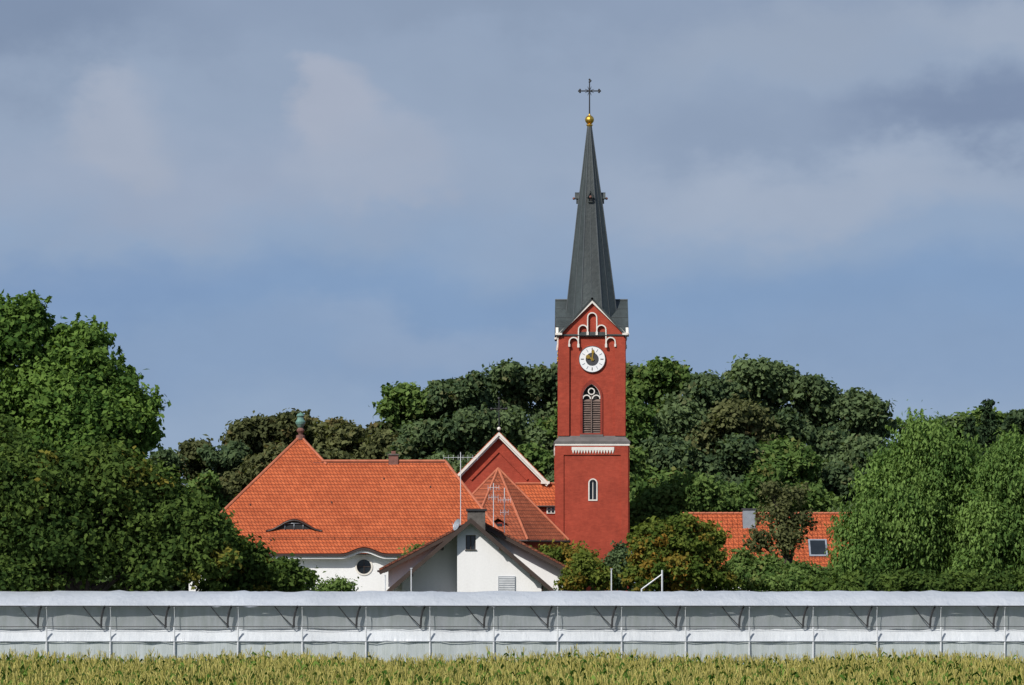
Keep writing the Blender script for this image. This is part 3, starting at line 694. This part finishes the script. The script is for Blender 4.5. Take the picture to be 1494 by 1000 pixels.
tops=[]
for row,(dy,drop) in enumerate(((0,0),(-9,52),(-17,104),(-24,158))):
    px=-70+rng.uniform(0,30)
    while px<1600:
        RX=rng.uniform(42,66)*(.7 if px<345 else 1)*(1 if row else .85)
        d=350+dy+rng.uniform(-2,2); k=d/F
        lt=rng.normal(0,.22); kind='brown' if 335<px<560 and row<3 else rng.choice(['oak','oak','oak','light','brown'],p=[.3,.25,.17,.20,.08])
        base=drop+rng.uniform(-6,12)*(0 if row==0 else 1.5)
        if top(px)+base<880:
            ns=7
            for i in range(ns+1):
                u=rng.uniform(-1,1) if i else 0; x_=px+u*RX*.72
                r=RX*rng.uniform(.28,.44)
                bulge=RX*.55*(u*u)
                py=(max(top(x_),top(px)*.5+top(x_)*.5) if row==0 else top(px)*.6+top(x_)*.4)+base+(bulge if row else bulge*.25)+r*.8+rng.uniform(0,RX*.45)*(i%2)
                if py<885: groups[kind].append((PX(x_,d),d+rng.uniform(-1.2,.8)-(1-abs(u))*1.0,PZ(py,d),r*k,r*k*1.1,r*k*.92,lt+rng.normal(0,.08)))
            for j in (0.9,1.5):
                py=top(px)+base+RX*j
                if py<890: groups[kind].append((PX(px,d),d+1.2,PZ(py,d),RX*.72*k,RX*.6*k,RX*.5*k,lt-.15))
            tops.append((PX(px,d),d,PZ(top(px)+base+30,d)))
        px+=RX*rng.uniform(1.05,1.5)
fe=empty('forest')
for kind,mat in (('oak',LF_forest),('brown',LF_brown),('light',LF_mid)):
    C,Nn,S,T=crown(groups[kind],leaf=.30,cov=.70,clump=.40,accent=.06,tvar=.22,shoots=.9,shootlen=.9,spread=.60); quads_mesh(kind+'_canopy',C,Nn,S,.65,T,mat,fe)
b=MB()
for (x,y,z) in tops: b.tube([(x,y+1.2,0),(x+.2,y+1.2,z*.6),(x,y+.6,z)],[.35,.25,.05],M_bark,6)
b.obj('trunks',fe)
tree('maple_tree',212,[(10,500,50,58),(42,478,30,40),(85,535,48,54),(122,520,36,42),(60,600,75,70),(150,575,44,42),(180,562,22,26),(185,620,40,50),(208,640,20,36),(215,600,14,22),(120,640,75,65),(20,640,60,70),(-60,540,70,90),(-90,680,90,100),(60,700,80,60),(170,690,50,50)],LF_maple,.21,trunk=50,cov=.9,clump=.29,shoots=3.2,shootlen=1.4,squash=.85)
tree('hornbeam_tree',198,[(20,720,75,75),(90,715,70,62),(160,715,60,58),(215,735,52,55),(265,770,48,55),(60,800,90,70),(170,800,85,75),(250,820,70,60),(300,800,42,58),(-20,650,40,45),(-60,760,80,90),(-130,800,80,90),(20,850,80,40)],LF_dark,.19,trunk=120,cov=.9,clump=.27,accent=.01,accside=.16,shoots=1.8,shootlen=.7)
tree('hazel_bush',203,[(330,815,36,44),(365,830,34,34),(400,840,34,26),(432,850,26,16),(340,860,50,30),(400,870,50,20)],LF_dark,.17,cov=1.0,clump=.3,accent=.08,shoots=2.5,shootlen=.5)
tree('garden_shrub',225,[(490,862,22,14),(505,860,14,14),(475,866,14,10)],LF_mid,.12,cov=.4,clump=.4,shoots=3,shootlen=.5)
tree('garden_shrub',252.5,[(612,806,12,7),(620,810,12,8),(602,812,10,8)],LF_mid,.13,cov=.7,clump=.4,shoots=2,shootlen=.3)
wk=dict(cov=.75,clump=.28,squash=1.25,shoots=5,shootlen=1.3,tvar=.26,ltv=.2)
tree('willow_tree',225,[(1350,660,38,50),(1320,700,44,55),(1375,690,42,55),(1285,740,42,52),(1335,760,60,60),(1260,790,36,50),(1395,750,40,60),(1300,820,60,50),(1360,830,60,50),(1240,830,26,40),(1410,810,40,60)],LF_willow,.17,asp=.42,tdir=(0,0,1.2),**wk)
tree('willow_tree',222,[(1455,710,34,50),(1490,700,36,60),(1440,770,36,50),(1480,790,50,60),(1440,835,50,40),(1520,760,40,60),(1540,820,60,50),(1560,700,40,60)],LF_willow,.17,asp=.42,tdir=(0,0,1.2),**wk)
tree('garden_hedge',219,[(1250,862,40,22),(1300,862,46,24),(1350,862,46,24),(1400,862,46,24),(1450,864,46,24),(1500,864,50,24),(1200,866,36,16)],LF_dark,.17,cov=1.0,clump=.3,shoots=2,shootlen=.5)
tree('chestnut_tree',222,[(990,792,44,38),(956,808,38,44),(1026,808,38,44),(990,835,68,38),(948,850,34,26),(1032,850,36,28)],LF_chest,.17,cov=1.15,clump=.2,accent=.22,squash=.8,spread=.5)
tree('ash_tree',285,[(1010,735,48,38),(965,745,42,36),(1050,740,44,34),(935,770,30,34),(1085,760,30,26),(1000,780,70,40)],LF_mid,.22,cov=.9,clump=.28,shoots=1.4,shootlen=.7)
tree('birch_tree',235,[(1150,730,24,20),(1132,755,22,20),(1166,765,22,22),(1140,790,28,26),(1105,790,16,18),(1125,715,12,10)],LF_brown,.15,trunk=1150,cov=.36,clump=.3,shoots=4,shootlen=.8)
tree('garden_hedge',228,[(1085,832,22,26),(1120,840,34,26),(1165,848,34,22),(1205,850,28,20),(1235,842,18,24),(1075,850,26,24),(1150,858,60,18)],LF_mid,.17,cov=.9,clump=.28,accent=.15,shoots=3,shootlen=.6)
tree('elder_bush',230,[(850,835,18,26),(872,845,16,20),(835,850,18,18)],LF_chest,.15,cov=.9,clump=.3,accent=.2,shoots=3,shootlen=.5)
tree('lilac_bush',231,[(900,830,20,26),(918,844,14,20),(890,850,24,20),(906,812,10,12)],LF_forest,.15,cov=.9,clump=.3,shoots=2,shootlen=.5)
tree('garden_hedge',245,[(800,812,14,12),(822,815,18,14),(845,812,16,14),(780,815,14,10),(862,822,12,14)],LF_chest,.15,cov=.8,clump=.35,accent=.3,shoots=3,shootlen=.4)
def spruce(px,d,ztop_py,hw_px):
    e=empty('spruce_tree'); x=PX(px,d); zt=PZ(ztop_py,d); w=hw_px*d/F; Cs=[]
    for lv in np.linspace(.02,1,34):
        z=zt-lv*(zt-3)*.85; r=w*lv**.8
        for i in range(7):
            a=rng.random()*6.28; n=int(20+45*lv); t=rng.random(n)**.6
            rr=r*t*rng.uniform(.75,1.1); p=np.stack([x+np.cos(a)*rr+rng.normal(size=n)*.16,d+np.sin(a)*rr+rng.normal(size=n)*.16,z-rr*.22+rng.normal(size=n)*.1],1); Cs.append(p)
    C=np.concatenate(Cs); n=len(C)
    T=np.zeros((n,2)); T[:,0]=rng.random(n)
    quads_mesh('foliage',C,unit(rng.normal(size=(n,3))+[0,0,.6]),rng.uniform(.1,.22,size=n),.4,T,LF_con,e)
    b=MB(); b.tube([(x,d,0),(x,d,zt)],[.35,.03],M_bark,7); b.obj('trunk',e)
spruce(1441,240,583,52); spruce(1415,246,610,40); spruce(1478,250,608,44)
# ================================================================ CORN
def corn():
    pts=[]
    for y in np.arange(101,157,.8):
        hwx=.1375*y+7; x=np.arange(-hwx,hwx,.26); x=x+rng.normal(size=len(x))*.07
        pts.append(np.stack([x,np.full(len(x),y)+rng.normal(size=len(x))*.1],1))
    Pn=np.concatenate(pts); n=len(Pn); H=1.93+.08*np.sin(Pn[:,0]*.5)+.08*np.sin(Pn[:,1]*.37+Pn[:,0]*.2)+.06*np.sin(Pn[:,0]*2.3+Pn[:,1])+rng.normal(size=n)*.17
    V=[];Fc=[];Mi=[];Ti=[];o=0
    nl=10
    for k in range(nl):
        h=H*(.25+.70*k/(nl-1)); a=rng.random(n)*6.28; L=rng.uniform(.5,.9,size=n)*(1-.3*(k/(nl-1))); up=rng.uniform(.6,1.8,size=n)
        dx,dy=np.cos(a),np.sin(a); sxn,syn=-dy,dx; vv=np.empty((n,8,3)); 
        for j,(t,w_) in enumerate(((0,.03),(.35,.052),(.7,.04),(1,.006))):
            r=L*t*.7; z=h+up*L*t-(1.05*up+.25)*L*t*t
            for s_,q in((-1,0),(1,1)):
                vv[:,j*2+q,0]=Pn[:,0]+dx*r+sxn*w_*s_; vv[:,j*2+q,1]=Pn[:,1]+dy*r+syn*w_*s_; vv[:,j*2+q,2]=z+s_*w_*.7
        base=o+np.arange(n)[:,None]*8
        for j in range(3): Fc.append(base+np.array([j*2,j*2+1,j*2+3,j*2+2])); Mi.append(np.zeros(n,int))
        V.append(vv.reshape(-1,3)); Ti.append(np.repeat(np.clip(rng.normal(.45,.38,size=n),0,1),8)); o+=8*n
    for k in range(7):
        a=rng.random(n)*6.28; sp=(rng.uniform(.05,.16,size=n) if k else np.zeros(n)); L=rng.uniform(.2,.38,size=n)
        vv=np.empty((n,4,3)); b_=H*.97
        for q,(s_,t) in enumerate(((-1,0),(1,0),(1,1),(-1,1))):
            w_=.0105
            vv[:,q,0]=Pn[:,0]+np.cos(a)*sp*t+s_*w_*(1 if k%2 else .4); vv[:,q,1]=Pn[:,1]+np.sin(a)*sp*t+s_*w_*(0 if k%2 else .9); vv[:,q,2]=b_+L*t-(sp*.3*t)
        Fc.append(o+np.arange(n)[:,None]*4+np.arange(4)); Mi.append(np.ones(n,int)); V.append(vv.reshape(-1,3)); Ti.append(np.repeat(rng.random(n),4)); o+=4*n
    for k in range(2):
        vv=np.empty((n,4,3))
        for q,(s_,t) in enumerate(((-1,0),(1,0),(1,1),(-1,1))):
            vv[:,q,0]=Pn[:,0]+s_*.016*(k==0); vv[:,q,1]=Pn[:,1]+s_*.016*(k==1); vv[:,q,2]=H*.95*t
        Fc.append(o+np.arange(n)[:,None]*4+np.arange(4)); Mi.append(np.zeros(n,int)); V.append(vv.reshape(-1,3)); Ti.append(np.full(4*n,.4)); o+=4*n
    V=np.concatenate(V); Fc=np.concatenate(Fc); Mi=np.concatenate(Mi); Ti=np.concatenate(Ti); m=len(Fc)
    me=bpy.data.meshes.new('corn_field'); me.vertices.add(len(V)); me.vertices.foreach_set('co',V.reshape(-1).astype(np.float32))
    me.loops.add(4*m); me.loops.foreach_set('vertex_index',Fc.reshape(-1).astype(np.int32)); me.polygons.add(m)
    me.polygons.foreach_set('loop_start',np.arange(0,4*m,4,dtype=np.int32)); me.polygons.foreach_set('loop_total',np.full(m,4,dtype=np.int32))
    at=me.color_attributes.new('tint','FLOAT_COLOR','POINT'); c_=np.zeros((len(V),4),dtype=np.float32); c_[:,0]=Ti; c_[:,3]=1; at.data.foreach_set('color',c_.reshape(-1))
    me.materials.append(mat_leaf('corn_leaf',(.035,.090,.014),(.18,.27,.055),None,.3)); me.materials.append(mat_leaf('corn_tassel',(.36,.32,.085),(.54,.47,.17),None,.2))
    me.polygons.foreach_set('material_index',Mi.astype(np.int32)); me.update(calc_edges=True)
    ob=bpy.data.objects.new('corn_field',me); scene.collection.objects.link(ob)
corn()
# ================================================================ GROUND
M_gr=mat_plain('grass_soil',(.07,.09,.03),.95,.4,.08,.3,fine=1.5)
b=MB(); b.add([(-4000,-500,0),(4000,-500,0),(4000,8000,0),(-4000,8000,0)],[(0,1,2,3)],M_gr); b.obj('ground')
# ================================================================ LIGHT + SKY
el=math.radians(40); az=math.radians(-36)
S=Vector((math.sin(az)*math.cos(el),-math.cos(az)*math.cos(el),math.sin(el)))
sd=bpy.data.lights.new('sun','SUN'); sd.energy=4.5; sd.angle=math.radians(.5); sd.color=(1,.955,.88)
so=bpy.data.objects.new('sun',sd); so.rotation_euler=S.to_track_quat('Z','Y').to_euler(); so.location=(50,-50,100); scene.collection.objects.link(so)
w=bpy.data.worlds.new('World'); scene.world=w; w.use_nodes=True; nt=w.node_tree; nt.nodes.clear()
BS=.13
out=N(nt,'ShaderNodeOutputWorld'); bg=N(nt,'ShaderNodeBackground'); bg.inputs[1].default_value=BS; nt.links.new(bg.outputs[0],out.inputs[0])
sky=N(nt,'ShaderNodeTexSky',sky_type='NISHITA'); sky.sun_disc=False; sky.sun_elevation=el; sky.sun_rotation=math.pi-az; sky.air_density=1.0; sky.dust_density=1.0
tc=N(nt,'ShaderNodeTexCoord'); g=tc.outputs['Generated']
sp=N(nt,'ShaderNodeSeparateXYZ'); nt.links.new(g,sp.inputs[0])
def math_(op,a,b_=None,c=None,clamp=False):
    n=N(nt,'ShaderNodeMath',operation=op,use_clamp=clamp)
    for s_,v in zip(n.inputs,(a,b_,c)):
        if v is None: continue
        if isinstance(v,bpy.types.NodeSocket): nt.links.new(v,s_)
        else: s_.default_value=v
    return n.outputs[0]
U=math_('MULTIPLY_ADD',sp.outputs[0],5.466,.747); V_=math_('MULTIPLY_ADD',sp.outputs[2],-5.466,.860)
cb=N(nt,'ShaderNodeCombineXYZ'); nt.links.new(U,cb.inputs[0]); nt.links.new(V_,cb.inputs[1]); nt.links.new(sp.outputs[1],cb.inputs[2])
mp=N(nt,'ShaderNodeMapping'); mp.inputs['Scale'].default_value=(1,1.5,1); nt.links.new(cb.outputs[0],mp.inputs[0])
nA=noise(nt,mp.outputs[0],2.3,5,.52); nB=noise(nt,mp.outputs[0],7.0,5,.55)
mp2=N(nt,'ShaderNodeMapping'); mp2.inputs['Location'].default_value=(7,3,1); nt.links.new(mp.outputs[0],mp2.inputs[0]); nC=noise(nt,mp2.outputs[0],3.2,5,.55)
def off(n,a): return math_('MULTIPLY',math_('SUBTRACT',n,.5),a)
Ud=math_('ADD',U,math_('ADD',off(nA,.24),off(nB,.12))); Vd=math_('ADD',V_,math_('ADD',off(nC,.24),off(nB,.12)))
def srgb(r,g_,b_): return tuple((((c/255+.055)/1.055)**2.4)/BS for c in(r,g_,b_))
rp=N(nt,'ShaderNodeValToRGB'); rp.color_ramp.interpolation='EASE'; e=rp.color_ramp.elements
stops=[(0,(140,156,181)),(.12,(146,162,186)),(.25,(149,165,189)),(.36,(141,162,191)),(.43,(127,154,190)),(.52,(132,156,189)),(.62,(144,165,193)),(.86,(160,178,200))]
e[0].position=0; e[1].position=.86
for p,c_ in stops[1:-1]: e.new(p)
for el_,(p,c_) in zip(rp.color_ramp.elements,stops):
    el_.position=p; s_=srgb(*c_); el_.color=(s_[0]*BS,s_[1]*BS,s_[2]*BS,1)
nt.links.new(math_('ADD',V_,off(nC,.18)),rp.inputs[0])
col=mix(nt,1.0,rp.outputs[0],(1/BS,)*3,'MULTIPLY')
def blob(col,cx,cy,rx,ry,c_,amt,soft=1.0):
    a=math_('DIVIDE',math_('SUBTRACT',Ud,cx),rx); b_=math_('DIVIDE',math_('SUBTRACT',Vd,cy),ry)
    dd=math_('SQRT',math_('ADD',math_('MULTIPLY',a,a),math_('MULTIPLY',b_,b_)))
    mr=N(nt,'ShaderNodeMapRange',interpolation_type='SMOOTHSTEP'); mr.inputs['From Min'].default_value=1.0+.3*soft; mr.inputs['From Max'].default_value=1.0-.7*soft
    nt.links.new(dd,mr.inputs['Value']); return mix(nt,math_('MULTIPLY',mr.outputs[0],amt),col,srgb(*c_))
col=blob(col,.03,.05,.30,.09,(122,139,166),.8,1.2)
col=blob(col,.70,.03,.25,.05,(136,152,176),.6,1.2)
col=blob(col,1.42,.19,.26,.055,(116,133,163),.8,1.2)
col=blob(col,1.05,.20,.14,.06,(130,147,174),.5,1.2)
col=blob(col,1.45,.06,.16,.06,(162,174,193),.7,1.0)
col=blob(col,1.15,.07,.22,.07,(154,167,187),.6,1.1)
col=blob(col,1.2,.29,.35,.06,(161,173,193),.75,1.1)
col=blob(col,.30,.27,.40,.09,(154,167,190),.8,1.2)
col=blob(col,.17,.20,.10,.07,(164,173,191),.75,.8)
col=blob(col,.47,.18,.075,.08,(168,175,192),.75,.5)
col=blob(col,.53,.26,.13,.065,(160,171,191),.8,.8)
col=blob(col,.15,.42,.3,.05,(121,148,187),.5,1.2)
col=blob(col,.60,.49,.22,.04,(147,165,192),.5,1.2)
col=mix(nt,ramp(nt,nB,.35,.75),col,mix(nt,1.0,col,(1.06,1.055,1.045),'MULTIPLY'))
mr=N(nt,'ShaderNodeMapRange',interpolation_type='SMOOTHSTEP'); mr.inputs['From Min'].default_value=.2; mr.inputs['From Max'].default_value=.5
nt.links.new(sp.outputs[2],mr.inputs['Value'])
fin=mix(nt,math_('MULTIPLY_ADD',mr.outputs[0],.85,.02),col,sky.outputs[0])
nt.links.new(fin,bg.inputs[0])
# ================================================================ CAMERA
cd=bpy.data.cameras.new('camera'); cam=bpy.data.objects.new('camera',cd); scene.collection.objects.link(cam)
cam.location=(0,0,CH); cam.rotation_euler=(math.pi/2,0,0); cd.sensor_width=36
zf,zx,zy=ZOOM
cd.lens=36*F/1494*zf; cd.shift_x=(zx-747)*zf/1494; cd.shift_y=(860-zy)*zf/1494
cd.clip_start=1; cd.clip_end=12000; scene.camera=cam
scene.view_settings.view_transform='Standard'; scene.view_settings.look='None'; scene.view_settings.exposure=0
